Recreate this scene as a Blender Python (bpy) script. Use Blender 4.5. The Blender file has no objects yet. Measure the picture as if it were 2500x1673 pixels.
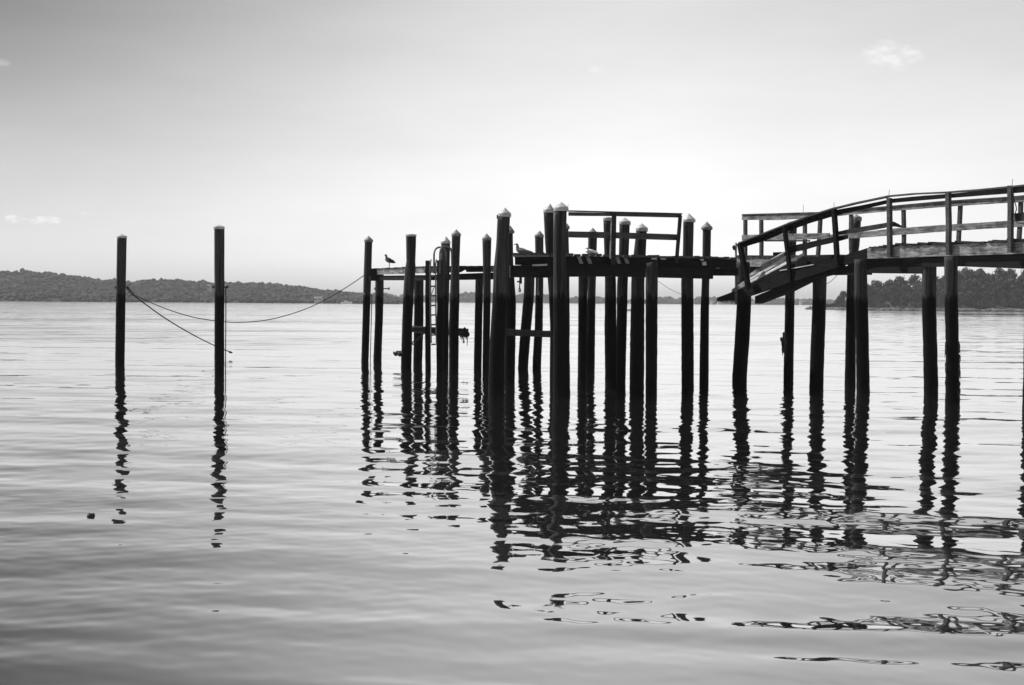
import bpy, math, random
import numpy as np
from mathutils import Vector, Matrix, noise

# ------------------------------------------------------------------ camera, sky, sun, exposure
scene = bpy.context.scene
F, CX, CY = 3434.0, 1250.0, 836.5          # focal length and centre in photo pixels (2500 wide)
CAM = Vector((0.0, 0.0, 2.6))
PITCH, ROLL = math.atan((CY - 736.0) / F), 0.0073
ROT = Matrix.Rotation(math.radians(90) - PITCH, 3, 'X') @ Matrix.Rotation(ROLL, 3, 'Z')
cd = bpy.data.cameras.new("camera")
cd.sensor_width = 36.0
cd.lens = 36.0 * F / 2500.0
cd.clip_start, cd.clip_end = 0.1, 20000.0
cam = bpy.data.objects.new("camera", cd)
scene.collection.objects.link(cam)
cam.location = CAM
cam.rotation_euler = ROT.to_euler()
scene.camera = cam

SUN_EL = math.radians(50)
SUN_AZ = math.atan2(-0.90, 0.43)           # from +Y, clockwise seen from above: to the left and a little ahead
SUN_DIR = Vector((math.sin(SUN_AZ) * math.cos(SUN_EL), math.cos(SUN_AZ) * math.cos(SUN_EL), math.sin(SUN_EL)))
sl = bpy.data.lights.new("sun", 'SUN')
sl.energy, sl.angle, sl.color = 3.2, math.radians(0.5), (1, 1, 1)
sun = bpy.data.objects.new("sun", sl)
scene.collection.objects.link(sun)
sun.rotation_euler = (-SUN_DIR).to_track_quat('-Z', 'Y').to_euler()

scene.view_settings.view_transform = 'Standard'
scene.view_settings.look = 'None'
scene.view_settings.exposure = 0.75
scene.view_settings.gamma = 1.0

SKY_STRENGTH = 0.15
world = bpy.data.worlds.new("World")
scene.world = world
world.use_nodes = True


class NT:
    """small helper for writing node trees"""
    def __init__(s, tree):
        s.t = tree
        s.t.nodes.clear()

    def n(s, kind, **kw):
        nd = s.t.nodes.new(kind)
        for k, v in kw.items():
            setattr(nd, k, v)
        return nd

    def put(s, sock, v):
        if isinstance(v, bpy.types.NodeSocket):
            s.t.links.new(v, sock)
        elif v is not None:
            sock.default_value = v

    def math(s, op, a, b=None, c=None, clamp=False):
        nd = s.n('ShaderNodeMath', operation=op, use_clamp=clamp)
        for i, v in enumerate((a, b, c)):
            s.put(nd.inputs[i], v)
        return nd.outputs[0]

    def vmath(s, op, a, b=None, scale=None):
        nd = s.n('ShaderNodeVectorMath', operation=op)
        s.put(nd.inputs[0], a)
        s.put(nd.inputs[1], b)
        if scale is not None:
            s.put(nd.inputs['Scale'], scale)
        return nd.outputs[0]

    def rng(s, v, a, b, c=0.0, d=1.0, smooth=True):
        nd = s.n('ShaderNodeMapRange', interpolation_type='SMOOTHSTEP' if smooth else 'LINEAR')
        for k, x in zip(('Value', 'From Min', 'From Max', 'To Min', 'To Max'), (v, a, b, c, d)):
            s.put(nd.inputs[k], x)
        return nd.outputs[0]

    def noise(s, vec, scale, detail=3.0, rough=0.55, out='Fac'):
        nd = s.n('ShaderNodeTexNoise')
        s.put(nd.inputs['Vector'], vec)
        nd.inputs['Scale'].default_value = scale
        nd.inputs['Detail'].default_value = detail
        nd.inputs['Roughness'].default_value = rough
        return nd.outputs[out]

    def scaled(s, vec, sc):
        return s.vmath('MULTIPLY', vec, sc)

    def grey(s, v):
        nd = s.n('ShaderNodeCombineColor')
        for i in range(3):
            s.put(nd.inputs[i], v)
        return nd.outputs[0]


def build_world():
    w = NT(world.node_tree)
    sky = w.n('ShaderNodeTexSky', sky_type='NISHITA', sun_disc=False, sun_elevation=SUN_EL,
              sun_rotation=SUN_AZ, altitude=0.0, air_density=1.0, dust_density=1.6, ozone_density=1.0)
    sep = w.n('ShaderNodeSeparateColor')
    w.put(sep.inputs[0], sky.outputs[0])
    # black-and-white film behind a red filter: mostly the red channel of the sky
    bw = w.math('ADD', w.math('MULTIPLY', sep.outputs[0], 0.75), w.math('MULTIPLY', sep.outputs[1], 0.25))
    d = w.n('ShaderNodeTexCoord').outputs['Generated']
    xyz = w.n('ShaderNodeSeparateXYZ')
    w.put(xyz.inputs[0], d)
    x, y, z = xyz.outputs
    az = w.math('ARCTAN2', x, y)
    el = w.math('ARCSINE', z)
    # brightest low over the far shore, deepening upward and to the left
    left = w.rng(el, 0.0, 0.29, SKY['left_low'], SKY['left_high'])
    lum = w.math('MULTIPLY', bw, w.rng(az, SKY['az0'], SKY['az1'], left, 1.0))
    lum = w.math('MULTIPLY', lum, w.rng(el, 0.0, 0.06, SKY['horizon'], 1.0))
    lum = w.math('MULTIPLY', lum, w.rng(el, 0.15, 0.4, 1.0, SKY['up']))
    lum = w.math('MULTIPLY', lum, SKY['gain'])
    # faint unevenness of high thin haze
    veil = w.noise(w.scaled(d, (3.0, 3.0, 14.0)), 1.6, 5.0, 0.6)
    lum = w.math('MULTIPLY', lum, w.rng(veil, 0.2, 0.8, 0.955, 1.045))
    # a few thin fair-weather clouds
    ys = w.math('MAXIMUM', y, 0.05)
    u, v = w.math('DIVIDE', x, ys), w.math('DIVIDE', z, ys)
    cv = w.n('ShaderNodeCombineXYZ')
    w.put(cv.inputs[0], u)
    w.put(cv.inputs[1], w.math('MULTIPLY', v, 2.2))
    n1 = w.noise(cv.outputs[0], 75.0, 8.0, 0.68)
    cl = None
    for px, py, rx, ry, lo, amp in ((2165, 138, 84, 38, 0.35, 0.62), (34, 535, 38, 11, 0.40, 1.0),
                                    (115, 538, 50, 12, 0.38, 1.0), (215, 523, 34, 6, 0.40, 0.6),
                                    (-8, 160, 36, 20, 0.38, 0.7), (1440, 172, 46, 9, 0.40, 0.35),
                                    (283, 528, 22, 8, 0.5, 0.4)):
        cu, cv0 = (px - CX) / F, (736 + 0.0073 * (px - CX) - py) / F
        e = w.math('ADD', w.math('POWER', w.math('DIVIDE', w.math('SUBTRACT', u, cu), rx / F), 2.0),
                   w.math('POWER', w.math('DIVIDE', w.math('SUBTRACT', v, cv0), ry / F), 2.0))
        body = w.math('ADD', n1, w.math('MULTIPLY', w.math('SUBTRACT', 1.0, e), 0.16))
        m = w.math('MULTIPLY', w.rng(body, lo + 0.12, lo + 0.42), w.rng(e, 0.3, 1.5, 1.0, 0.0))
        m = w.math('MULTIPLY', m, amp)
        cl = m if cl is None else w.math('MAXIMUM', cl, m)
    front = w.math('GREATER_THAN', y, 0.3)
    cl = w.math('MULTIPLY', cl, front)
    lum = w.math('ADD', lum, w.math('MULTIPLY', cl, SKY['cloud']))
    bg = w.n('ShaderNodeBackground')
    w.put(bg.inputs[0], w.grey(lum))
    bg.inputs[1].default_value = SKY_STRENGTH
    out = w.n('ShaderNodeOutputWorld')
    w.put(out.inputs[0], bg.outputs[0])


SKY = dict(az0=-0.43, az1=0.14, left_low=0.54, left_high=0.12, horizon=1.25, up=1.0, gain=0.98, cloud=0.9)
build_world()

# ------------------------------------------------------------------ helpers
COL = scene.collection
rnd = random.Random(7)


def P(px, py, Y):
    """point in the place seen at photo pixel (px, py), Y metres out from the camera"""
    d = ROT @ Vector(((px - CX) / F, -(py - CY) / F, -1.0))
    return CAM + d * (Y / d.y)


def PZ(px, Y, z):
    """point at column px, Y metres out, at height z"""
    a, b = P(px, 500, Y), P(px, 900, Y)
    return a + (b - a) * ((a.z - z) / (a.z - b.z))


def tag(o, label=None, cat=None, group=None, kind=None):
    if label: o['label'] = label
    if cat: o['category'] = cat
    if group: o['group'] = group
    if kind: o['kind'] = kind
    return o


def empty(name, loc):
    o = bpy.data.objects.new(name, None)
    o.empty_display_size = 0.2
    COL.objects.link(o)
    o.location = loc
    return o


def thing(name, loc, label, cat, group=None):
    return tag(empty(name, loc), label, cat, group)


class MB:
    """collects faces in world coordinates, then links them as one mesh object"""
    def __init__(s):
        s.v, s.f = [], []

    def add(s, vs, fs):
        b = len(s.v)
        s.v += [tuple(q) for q in vs]
        s.f += [tuple(b + i for i in f) for f in fs]

    def rings(s, rings, cap=True, closed=False):
        n = len(rings[0])
        vs = [q for r in rings for q in r]
        fs = []
        for i in range(len(rings) - 1 + (1 if closed else 0)):
            a, b = i * n, ((i + 1) % len(rings)) * n
            for j in range(n):
                k = (j + 1) % n
                fs.append((a + j, a + k, b + k, b + j))
        if cap and not closed:
            fs.append(tuple(range(n - 1, -1, -1)))
            fs.append(tuple((len(rings) - 1) * n + j for j in range(n)))
        s.add(vs, fs)

    def tube(s, pts, r, n=8, cap=True):
        pts = [Vector(p) for p in pts]
        rr = r if isinstance(r, (list, tuple)) else [r] * len(pts)
        rings = []
        for i, p in enumerate(pts):
            t = (pts[min(i + 1, len(pts) - 1)] - pts[max(i - 1, 0)]).normalized()
            a = t.cross(Vector((0, 1, 0)) if abs(t.y) < 0.9 else Vector((1, 0, 0))).normalized()
            b = t.cross(a)
            rings.append([p + (a * math.cos(q) + b * math.sin(q)) * rr[i]
                          for q in (2 * math.pi * j / n for j in range(n))])
        s.rings(rings, cap)
        return s

    def board(s, pts, n, thick, wob=0.006, sub=4, seed=0):
        """plank whose visible face runs through (top, bottom) pairs; n points away through its thickness"""
        n = Vector(n).normalized() * thick
        rings = []
        for i in range(len(pts) - 1):
            m = sub if i < len(pts) - 2 else sub + 1
            for k in range(m):
                t = k / sub
                a = pts[i][0].lerp(pts[i + 1][0], t)
                b = pts[i][1].lerp(pts[i + 1][1], t)
                q = [a, b, b + n, a + n]
                rings.append([w + Vector((noise.noise(w * 2.3 + Vector((seed, 0, 0))),
                                          noise.noise(w * 2.3 + Vector((0, seed, 9))),
                                          noise.noise(w * 3.1 + Vector((5, 0, seed))))) * wob for w in q])
        s.rings(rings)
        return s

    def bar(s, p, q, a, b, sub=1, wob=0.0, seed=0):
        """square bar from p to q, half-size vectors a and b"""
        p, q, a, b = Vector(p), Vector(q), Vector(a), Vector(b)
        rings = []
        for k in range(sub + 1):
            c = p.lerp(q, k / sub)
            o = Vector((noise.noise(c * 1.7 + Vector((seed, 0, 0))), noise.noise(c * 1.7 + Vector((0, seed, 3))), 0)) * wob
            rings.append([c + o + a + b, c + o - a + b, c + o - a - b, c + o + a - b])
        s.rings(rings)
        return s

    def box(s, lo, hi):
        x0, y0, z0 = lo
        x1, y1, z1 = hi
        s.add([(x0, y0, z0), (x1, y0, z0), (x1, y1, z0), (x0, y1, z0), (x0, y0, z1), (x1, y0, z1), (x1, y1, z1), (x0, y1, z1)],
              [(3, 2, 1, 0), (4, 5, 6, 7), (0, 1, 5, 4), (1, 2, 6, 5), (2, 3, 7, 6), (3, 0, 4, 7)])
        return s

    def build(s, name, m, parent=None, smooth=False):
        me = bpy.data.meshes.new(name)
        base = Vector((0, 0, 0))
        q = parent
        while q is not None:
            base += q.location
            q = q.parent
        org = Vector((0, 0, 0))
        if parent is None:
            vs = np.array(s.v)
            org = Vector(((vs[:, 0].min() + vs[:, 0].max()) / 2, (vs[:, 1].min() + vs[:, 1].max()) / 2, vs[:, 2].min()))
        off = base + org
        me.from_pydata([(x - off.x, y - off.y, z - off.z) for x, y, z in s.v], [], s.f)
        me.update()
        me.materials.append(m)
        if smooth:
            me.polygons.foreach_set('use_smooth', [True] * len(me.polygons))
        o = bpy.data.objects.new(name, me)
        COL.objects.link(o)
        o.parent = parent
        if parent is None:
            o.location = org
        return o


# ------------------------------------------------------------------ materials (the photograph is black and white)
def principled(name, build, rough=0.8, spec=0.3, metallic=0.0):
    m = bpy.data.materials.new(name)
    m.use_nodes = True
    w = NT(m.node_tree)
    pos = w.n('ShaderNodeNewGeometry').outputs['Position']
    bs = w.n('ShaderNodeBsdfPrincipled')
    bs.inputs['Roughness'].default_value = rough
    bs.inputs['Specular IOR Level'].default_value = spec
    bs.inputs['Metallic'].default_value = metallic
    r = build(w, pos, bs)
    if r is not None:
        w.put(bs.inputs['Base Color'], w.grey(r))
    out = w.n('ShaderNodeOutputMaterial')
    w.put(out.inputs[0], bs.outputs[0])
    return m


def bump(w, bs, h, dist, strength=1.0):
    b = w.n('ShaderNodeBump')
    b.inputs['Distance'].default_value = dist
    b.inputs['Strength'].default_value = strength
    w.put(b.inputs['Height'], h)
    w.put(bs.inputs['Normal'], b.outputs[0])


def mat_pile(w, pos, bs):
    x = w.n('ShaderNodeSeparateXYZ')
    w.put(x.inputs[0], pos)
    z = x.outputs[2]
    streak = w.noise(w.scaled(pos, (14, 14, 0.5)), 1.0, 4.0, 0.6)
    fine = w.noise(w.scaled(pos, (60, 60, 6)), 1.0, 3.0, 0.6)
    lump = w.noise(pos, 26.0, 4.0, 0.65)
    edge = w.math('ADD', 2.72, w.math('MULTIPLY', w.math('SUBTRACT', w.noise(w.scaled(pos, (9, 9, 0.6)), 1.0, 4.0, 0.7), 0.5), 0.75))
    dry = w.rng(w.math('SUBTRACT', z, edge), -0.05, 0.16)
    c_dry = w.math('ADD', 0.008, w.math('MULTIPLY', w.math('MULTIPLY', w.rng(streak, 0.3, 0.7), fine), 0.085))
    c_wet = w.math('ADD', 0.0015, w.math('MULTIPLY', lump, 0.006))
    w.put(bs.inputs['Roughness'], w.rng(dry, 0, 1, 0.75, 0.8, False))
    w.put(bs.inputs['Specular IOR Level'], w.rng(dry, 0, 1, 0.07, 0.22, False))
    bump(w, bs, w.math('ADD', w.math('MULTIPLY', lump, w.rng(dry, 0, 1, 1.0, 0.1, False)), w.math('MULTIPLY', streak, 0.6)), 0.02)
    mx = w.n('ShaderNodeMix')
    w.put(mx.inputs['Factor'], dry)
    w.put(mx.inputs['A'], c_wet)
    w.put(mx.inputs['B'], c_dry)
    return mx.outputs['Result']


def wood(lo, hi, contrast=0.25, grain=(2.0, 2.0, 22.0)):
    def f(w, pos, bs):
        g = w.noise(w.scaled(pos, grain), 1.0, 5.0, 0.65)
        blot = w.noise(pos, 3.4, 4.0, 0.6)
        fine = w.noise(w.scaled(pos, (grain[0] * 3, grain[1] * 3, grain[2] * 3)), 1.0, 3.0)
        t = w.rng(w.math('ADD', w.math('MULTIPLY', g, 0.55), w.math('MULTIPLY', blot, 0.45)), 0.5 - contrast, 0.5 + contrast)
        t = w.math('MULTIPLY', t, w.rng(fine, 0.3, 0.7, 0.65, 1.0))
        bump(w, bs, g, 0.012)
        return w.math('ADD', lo, w.math('MULTIPLY', t, hi - lo))
    return f


def plain(c, var=0.15, scale=12.0):
    def f(w, pos, bs):
        n = w.noise(pos, scale, 4.0)
        return w.math('MULTIPLY', c, w.rng(n, 0.3, 0.7, 1 - var, 1 + var))
    return f


M = {
    'pile': principled('creosoted_pile', mat_pile, 0.7, 0.25),
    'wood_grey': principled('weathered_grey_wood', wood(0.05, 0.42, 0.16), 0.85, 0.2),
    'wood_dark': principled('dark_wet_wood', wood(0.012, 0.06), 0.8, 0.2),
    'wood_shaded': principled('shade_darkened_wood', wood(0.004, 0.018), 0.85, 0.1),  # dark tone carries the shade on the tilted collapsed boards
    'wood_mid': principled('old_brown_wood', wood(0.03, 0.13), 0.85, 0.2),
    'wood_pale': principled('pale_sunlit_wood', wood(0.35, 0.75), 0.85, 0.2),  # pale planks, and the sunlight painted as patches and edge strips
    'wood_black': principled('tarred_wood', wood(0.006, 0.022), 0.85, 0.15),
    'cap': principled('pile_cap_plastic', plain(0.42, 0.2, 9.0), 0.5, 0.4),
    'cap_old': principled('old_pile_cap_plastic', plain(0.2, 0.3, 14.0), 0.6, 0.3),
    'steel': principled('galvanised_steel', plain(0.12, 0.35, 20.0), 0.55, 0.35, 0.25),
    'iron': principled('rusted_iron', plain(0.03, 0.3, 30.0), 0.7, 0.3),
    'rope': principled('dark_rope', plain(0.05, 0.3, 60.0), 0.9, 0.1),
    'rope_pale': principled('pale_rope', plain(0.16, 0.3, 60.0), 0.9, 0.1),
    'weed': principled('seaweed', plain(0.012, 0.4, 40.0), 0.6, 0.3),
    'gull_white': principled('white_feathers', plain(0.8, 0.05), 0.8, 0.1),
    'gull_grey': principled('grey_feathers', plain(0.2, 0.15), 0.8, 0.1),
    'gull_dark': principled('dark_feathers', plain(0.035, 0.25, 30.0), 0.8, 0.1),
    'bill': principled('gull_bill', plain(0.2), 0.6, 0.3),
    'leaf': principled('dark_foliage', plain(0.05, 0.45, 0.35), 0.9, 0.15),
    'leaf_far': principled('hillside_foliage', plain(0.055, 0.4, 0.06), 0.95, 0.1),
    'bark': principled('bark', plain(0.04), 0.9, 0.1),
    'land': principled('hillside_ground', plain(0.045, 0.3, 0.05), 0.95, 0.1),
    'rock': principled('shore_rock', plain(0.12, 0.6, 0.5), 0.9, 0.2),
    'white_paint': principled('white_paint', plain(0.8, 0.05), 0.6, 0.3),
    'pale_paint': principled('faded_paint', plain(0.45, 0.1), 0.7, 0.2),
    'roof': principled('grey_shingle', plain(0.18), 0.9, 0.1),
    'glass': principled('dark_window', plain(0.02), 0.2, 0.5),
}


def mat_water():
    m = bpy.data.materials.new('sea_water')
    m.use_nodes = True
    w = NT(m.node_tree)
    geo = w.n('ShaderNodeNewGeometry')
    pos, nrm = geo.outputs['Position'], geo.outputs['Normal']
    sp = w.n('ShaderNodeSeparateXYZ')
    w.put(sp.inputs[0], pos)
    far = w.rng(sp.outputs[1], 42.0, 125.0)
    # small ripples: two scales of random tilt, flattened along the crests
    def tilt(scale, amp, detail):
        c = w.noise(w.scaled(pos, scale), 1.0, detail, 0.5, 'Color')
        c = w.vmath('SUBTRACT', c, (0.5, 0.5, 0.5))
        return w.vmath('MULTIPLY', c, amp)
    t1 = tilt((0.7, 1.5, 1.0), (0.14, 0.085, 0.0), 4.0)
    t2 = tilt((0.12, 0.75, 1.0), (0.2, 0.55, 0.0), 3.0)
    sy = w.n('ShaderNodeSeparateXYZ')
    w.put(sy.inputs[0], t2)
    cy = w.n('ShaderNodeCombineXYZ')
    w.put(cy.inputs[0], sy.outputs[0])
    w.put(cy.inputs[1], w.math('MULTIPLY', w.math('ABSOLUTE', sy.outputs[1]), -1.0))
    t2 = cy.outputs[0]
    patch = w.rng(w.noise(w.scaled(pos, (0.012, 0.04, 1.0)), 1.0, 3.0), 0.38, 0.62, 0.35, 1.3)
    t = w.vmath('ADD', w.vmath('SCALE', t1, scale=w.rng(sp.outputs[1], 8.0, 30.0, 0.45, 1.0)), w.vmath('SCALE', t2, scale=far))
    t = w.vmath('SCALE', t, scale=patch)
    N = w.vmath('NORMALIZE', w.vmath('ADD', nrm, t))
    dt = w.n('ShaderNodeVectorMath', operation='DOT_PRODUCT')
    w.put(dt.inputs[0], N)
    w.put(dt.inputs[1], geo.outputs['Incoming'])
    g = w.math('POWER', w.math('SUBTRACT', 1.0, w.math('MAXIMUM', dt.outputs['Value'], 0.0), clamp=True), 4.0)
    fr = w.math('ADD', WATER_F0, w.math('MULTIPLY', g, 1.0 - WATER_F0))
    gl = w.n('ShaderNodeBsdfGlossy')
    gl.inputs['Roughness'].default_value = 0.02
    gl.inputs['Color'].default_value = (1, 1, 1, 1)
    w.put(gl.inputs['Normal'], N)
    df = w.n('ShaderNodeBsdfDiffuse')
    df.inputs['Color'].default_value = (0.02, 0.02, 0.02, 1)
    mx = w.n('ShaderNodeMixShader')
    w.put(mx.inputs[0], fr)
    w.put(mx.inputs[1], df.outputs[0])
    w.put(mx.inputs[2], gl.outputs[0])
    out = w.n('ShaderNodeOutputMaterial')
    w.put(out.inputs[0], mx.outputs[0])
    return m


WATER_F0 = 0.50
M['water'] = mat_water()


# ------------------------------------------------------------------ water
def build_water():
    ys = [4.0]
    while ys[-1] < 6500.0:
        ys.append(ys[-1] + max(0.022, ys[-1] ** 2 / (1406 * 2.6) * 0.7))
    ys = np.array(ys)
    us = np.concatenate([[-9, -4, -2, -1.2, -0.85], np.linspace(-0.6, 0.6, 560), [0.85, 1.2, 2, 4, 9]])
    Yg, Ug = np.meshgrid(ys, us, indexing='ij')
    Xg = Ug * np.maximum(Yg, 14.0) * 0 + Ug * Yg
    dy = np.gradient(ys)[:, None]
    rng = np.random.default_rng(11)
    H = np.zeros_like(Xg)

    def band(n, l0, l1, spread, slope, lean=0.0, patchy=0.0):
        nonlocal H
        for i in range(n):
            lam = l0 * (l1 / l0) ** ((i + rng.random()) / n)
            th = lean + rng.normal() * spread
            k = 2 * math.pi / lam
            kx, ky = k * math.sin(th), k * math.cos(th)
            a = slope * math.sqrt(2.0 / n) / k
            fade = np.clip((lam * max(abs(math.cos(th)), 0.25) ** -1 - 2.2 * dy) / (2.0 * dy), 0, 1)
            ph = rng.random() * 6.283
            env = 1.0
            if patchy:
                q = rng.random(4) * 6.283
                env = 1 + patchy * np.sin(Xg * 0.11 + q[0]) * np.sin(Yg * 0.16 + Xg * 0.05 + q[1])
            H = H + a * fade * env * np.cos(kx * Xg + ky * Yg + ph)
    band(14, 2.4, 9.0, 0.16, WAVE[0], 0.12)
    band(26, 0.7, 2.4, 0.38, WAVE[1], 0.10, 0.5)
    band(18, 0.3, 1.1, 0.13, 0.0048, 0.12, 0.4)
    band(30, 0.18, 0.7, 0.9, WAVE[2], 0.0, 0.6)
    # a low wash rolling in close to the shore
    for i in range(9):
        lam = 1.1 * (2.6 / 1.1) ** (i / 8)
        th = 0.05 + rng.normal() * 0.10
        k = 2 * math.pi / lam
        env = np.exp(-((Yg - 11.2 - 0.02 * Xg) / 1.25) ** 2) * (0.42 + 0.58 / (1 + np.exp(-(Xg - 1.6) * 1.6)))
        H = H + WASH / k / 2.1 * env * np.cos(k * (Xg * math.sin(th) + Yg * math.cos(th)) + rng.random() * 6.283)
    nr, nc = Xg.shape
    co = np.stack([Xg, Yg, H], -1).astype(np.float32).reshape(-1)
    idx = np.arange(nr * nc).reshape(nr, nc)
    q = np.stack([idx[:-1, :-1], idx[:-1, 1:], idx[1:, 1:], idx[1:, :-1]], -1).reshape(-1)
    me = bpy.data.meshes.new('water')
    me.vertices.add(nr * nc)
    me.vertices.foreach_set('co', co)
    nf = len(q) // 4
    me.loops.add(len(q))
    me.loops.foreach_set('vertex_index', q.astype(np.int32))
    me.polygons.add(nf)
    me.polygons.foreach_set('loop_start', np.arange(0, len(q), 4, dtype=np.int32))
    me.polygons.foreach_set('use_smooth', np.ones(nf, dtype=bool))
    me.update()
    me.validate()
    me.materials.append(M['water'])
    o = bpy.data.objects.new('water', me)
    COL.objects.link(o)
    o['kind'] = 'structure'


WASH = 0.05
WAVE = (0.0125, 0.011, 0.0095)
build_water()


# ------------------------------------------------------------------ far shore
def interp(prof, x):
    return float(np.interp(x, [p[0] for p in prof], [p[1] for p in prof]))


def hill(name, prof, x0, x1, Y, depth, sink, step=10, rows=22, zshore=0.6, back=1.6):
    """terrain rising from the shore at distance Y; its crest follows a skyline profile"""
    xs = np.arange(x0, x1 + 1, step)
    mb = MB()
    grid = []
    for i in range(rows + 3):
        t = i / rows
        row = []
        for x in xs:
            crest = P(x, interp(prof, x) + 1.0, Y + depth)
            zc = max(crest.z - sink, zshore)
            yy = Y + depth * t
            if i == 0:
                p = PZ(x, Y, -1.0)
            elif t <= 1:
                p = PZ(x, yy, zshore + (zc - zshore) * t)
            else:
                p = PZ(x, yy, zc * max(0.0, 1 - (t - 1) * back * 2))
            p = p + Vector((0, 0, noise.noise(Vector((p.x * 0.02, p.y * 0.02, 0))) * min(2.0, zc * 0.1) if i else 0))
            row.append(p)
        grid.append(row)
    n = len(xs)
    mb.add([p for r in grid for p in r],
           [(i * n + j, i * n + j + 1, (i + 1) * n + j + 1, (i + 1) * n + j) for i in range(len(grid) - 1) for j in range(n - 1)])
    o = mb.build(name, M['land'], smooth=True)
    o['kind'] = 'structure'
    return grid, xs


LEFT_SKY = [(-500, 668), (-200, 664), (0, 662), (58, 660), (100, 662), (161, 666), (204, 675), (246, 679.5), (277, 678), (330, 685),
            (346, 681), (384, 678), (442, 680), (515, 687), (557, 690), (599, 687), (645, 689), (691, 691), (730, 698), (776, 703),
            (787, 706), (818, 707), (845, 710), (883, 714), (930, 719), (980, 728), (1010, 740)]
MID_SKY = [(700, 722), (840, 714), (883, 713), (942, 714), (960, 718), (1036, 719), (1100, 715), (1139, 711), (1198, 712), (1261, 719.6),
           (1330, 718), (1393, 724), (1401, 720), (1411, 725), (1455, 723), (1476, 723), (1533, 728), (1538, 731), (1590, 730), (1600, 728),
           (1608, 723), (1618, 719.6), (1630, 724), (1636, 729), (1642, 723), (1650, 729), (1662, 724), (1690, 728), (1703, 725), (1711, 722),
           (1728, 728.6), (1747, 721), (1760, 728), (1835, 730), (1906, 725.6), (1942, 728), (1972, 728), (1985, 732), (2019, 730), (2044, 732),
           (2200, 735), (2600, 740)]
RIGHT_SKY = [(1975, 749), (2030, 744), (2041, 730), (2046, 713), (2062, 707), (2090, 700), (2116, 695), (2144, 683), (2178, 686), (2195, 676), (2229, 672),
             (2260, 684), (2290, 669), (2320, 668), (2349, 664), (2369, 659), (2410, 664), (2434, 657), (2500, 650), (2600, 646), (2800, 640), (3000, 650)]


def ico(sub):
    import bmesh
    bm = bmesh.new()
    bmesh.ops.create_icosphere(bm, subdivisions=sub, radius=1.0)
    vs = np.array([v.co[:] for v in bm.verts])
    fs = np.array([[v.index for v in f.verts] for f in bm.faces])
    bm.free()
    return vs, fs


ICO_V, ICO_F = ico(2)
ICO1_V, ICO1_F = ico(1)


def wood_mass(name, grid, per, r0, r1, mat, label, seed, lift=0.3):
    """a far wood that reads as one mass: rough crowns scattered over a slope"""
    g = np.random.default_rng(seed)
    V, Fc, base = [], [], 0
    rows, n = len(grid) - 2, len(grid[0])
    for i in range(0, rows):
        for j in range(n - 1):
            k = g.poisson(per)
            for _ in range(k):
                a, b = g.random(), g.random()
                p = grid[i][j].lerp(grid[i][j + 1], a).lerp(grid[min(i + 1, rows)][j].lerp(grid[min(i + 1, rows)][j + 1], a), b)
                r = r0 + (r1 - r0) * g.random() ** 1.6
                v = ICO1_V * (1 + 0.6 * (g.random((len(ICO1_V), 1)) - 0.5)) * r * np.array([1.15, 1.15, 0.65 + 0.4 * g.random()])
                V.append(v + np.array([p.x, p.y, max(p.z, 0.6) + r * lift]))
                Fc.append(ICO1_F + base)
                base += len(ICO1_V)
    me = bpy.data.meshes.new(name)
    V, Fc = np.concatenate(V), np.concatenate(Fc)
    me.from_pydata(V.tolist(), [], Fc.tolist())
    me.materials.append(mat)
    o = bpy.data.objects.new(name, me)
    COL.objects.link(o)
    tag(o, label, 'wood', kind='stuff')
    return o


gl_, _ = hill('hills', LEFT_SKY, -520, 1010, 1050, 300, 2.2)
gm_, _ = hill('far_shore', MID_SKY, 690, 2300, 2300, 120, 5.0)
wood_mass('woodland', gl_, 2.6, 0.9, 2.8, M['leaf_far'], 'hazy wooded hillside along the far shore on the left', 3)
wood_mass('shore_trees', gm_, 0.5, 2.0, 6.0, M['leaf_far'], 'pale hazy line of trees along the farthest shore behind the pier', 4)

gr_, _ = hill('headland', [(x, y + 34) if x > 2041 else (x, y) for x, y in RIGHT_SKY], 1975, 3000, 640, 70, 0.0, step=12, rows=6, zshore=1.2)


def make_tree(seed, pine=False):
    """tree about 11 m tall, 9 m wide: trunk with limbs, crown of leaf-sized faces in uneven clumps"""
    g = np.random.default_rng(seed)
    t = empty('tree', (0, 0, 0))
    mb = MB()
    mb.tube([(0, 0, -0.5), (0.1, 0, 3), (0.0, 0.2, 6), (0.3, 0, 9)], [0.3, 0.24, 0.17, 0.06], 7)
    lobes = []
    for i in range(15):
        a = i * 2.4 + g.random()
        h = 3.0 + 7.2 * (i + g.random()) / 15
        rr = (1.0 - abs(h - 5.6) / 6.2) * (3.4 + 0.9 * g.random())
        c = Vector((math.cos(a) * rr, math.sin(a) * rr, h))
        lobes.append((c, 1.25 + 0.9 * g.random()))
        mb.tube([(0.1, 0.05, h * 0.6), tuple(c * 0.55 + Vector((0, 0, h * 0.35))), tuple(c)], [0.11, 0.07, 0.03], 5)
    lobes += [(Vector((0.2, 0, 9.6)), 1.5), (Vector((0, 0, 6.5)), 2.4)]
    mb.build('trunk', M['bark'], t)
    V, Fc = [], []
    for c, r in lobes:
        for _ in range(85):
            d = Vector(g.normal(size=3)).normalized()
            p = c + d * r * (0.55 + 0.5 * g.random())
            s = 0.24 + 0.3 * g.random()
            a = Vector(g.normal(size=3)).normalized()
            a = (a - d * a.dot(d) * 0.6).normalized()
            b = d.cross(a).normalized()
            k = len(V)
            V += [p - a * s, p + b * s * 0.8, p + a * s, p - b * s * 0.8]
            Fc.append((k, k + 1, k + 2, k + 3))
    m = MB()
    m.add(V, Fc)
    m.build('crown', M['leaf'], t)
    return t


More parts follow.
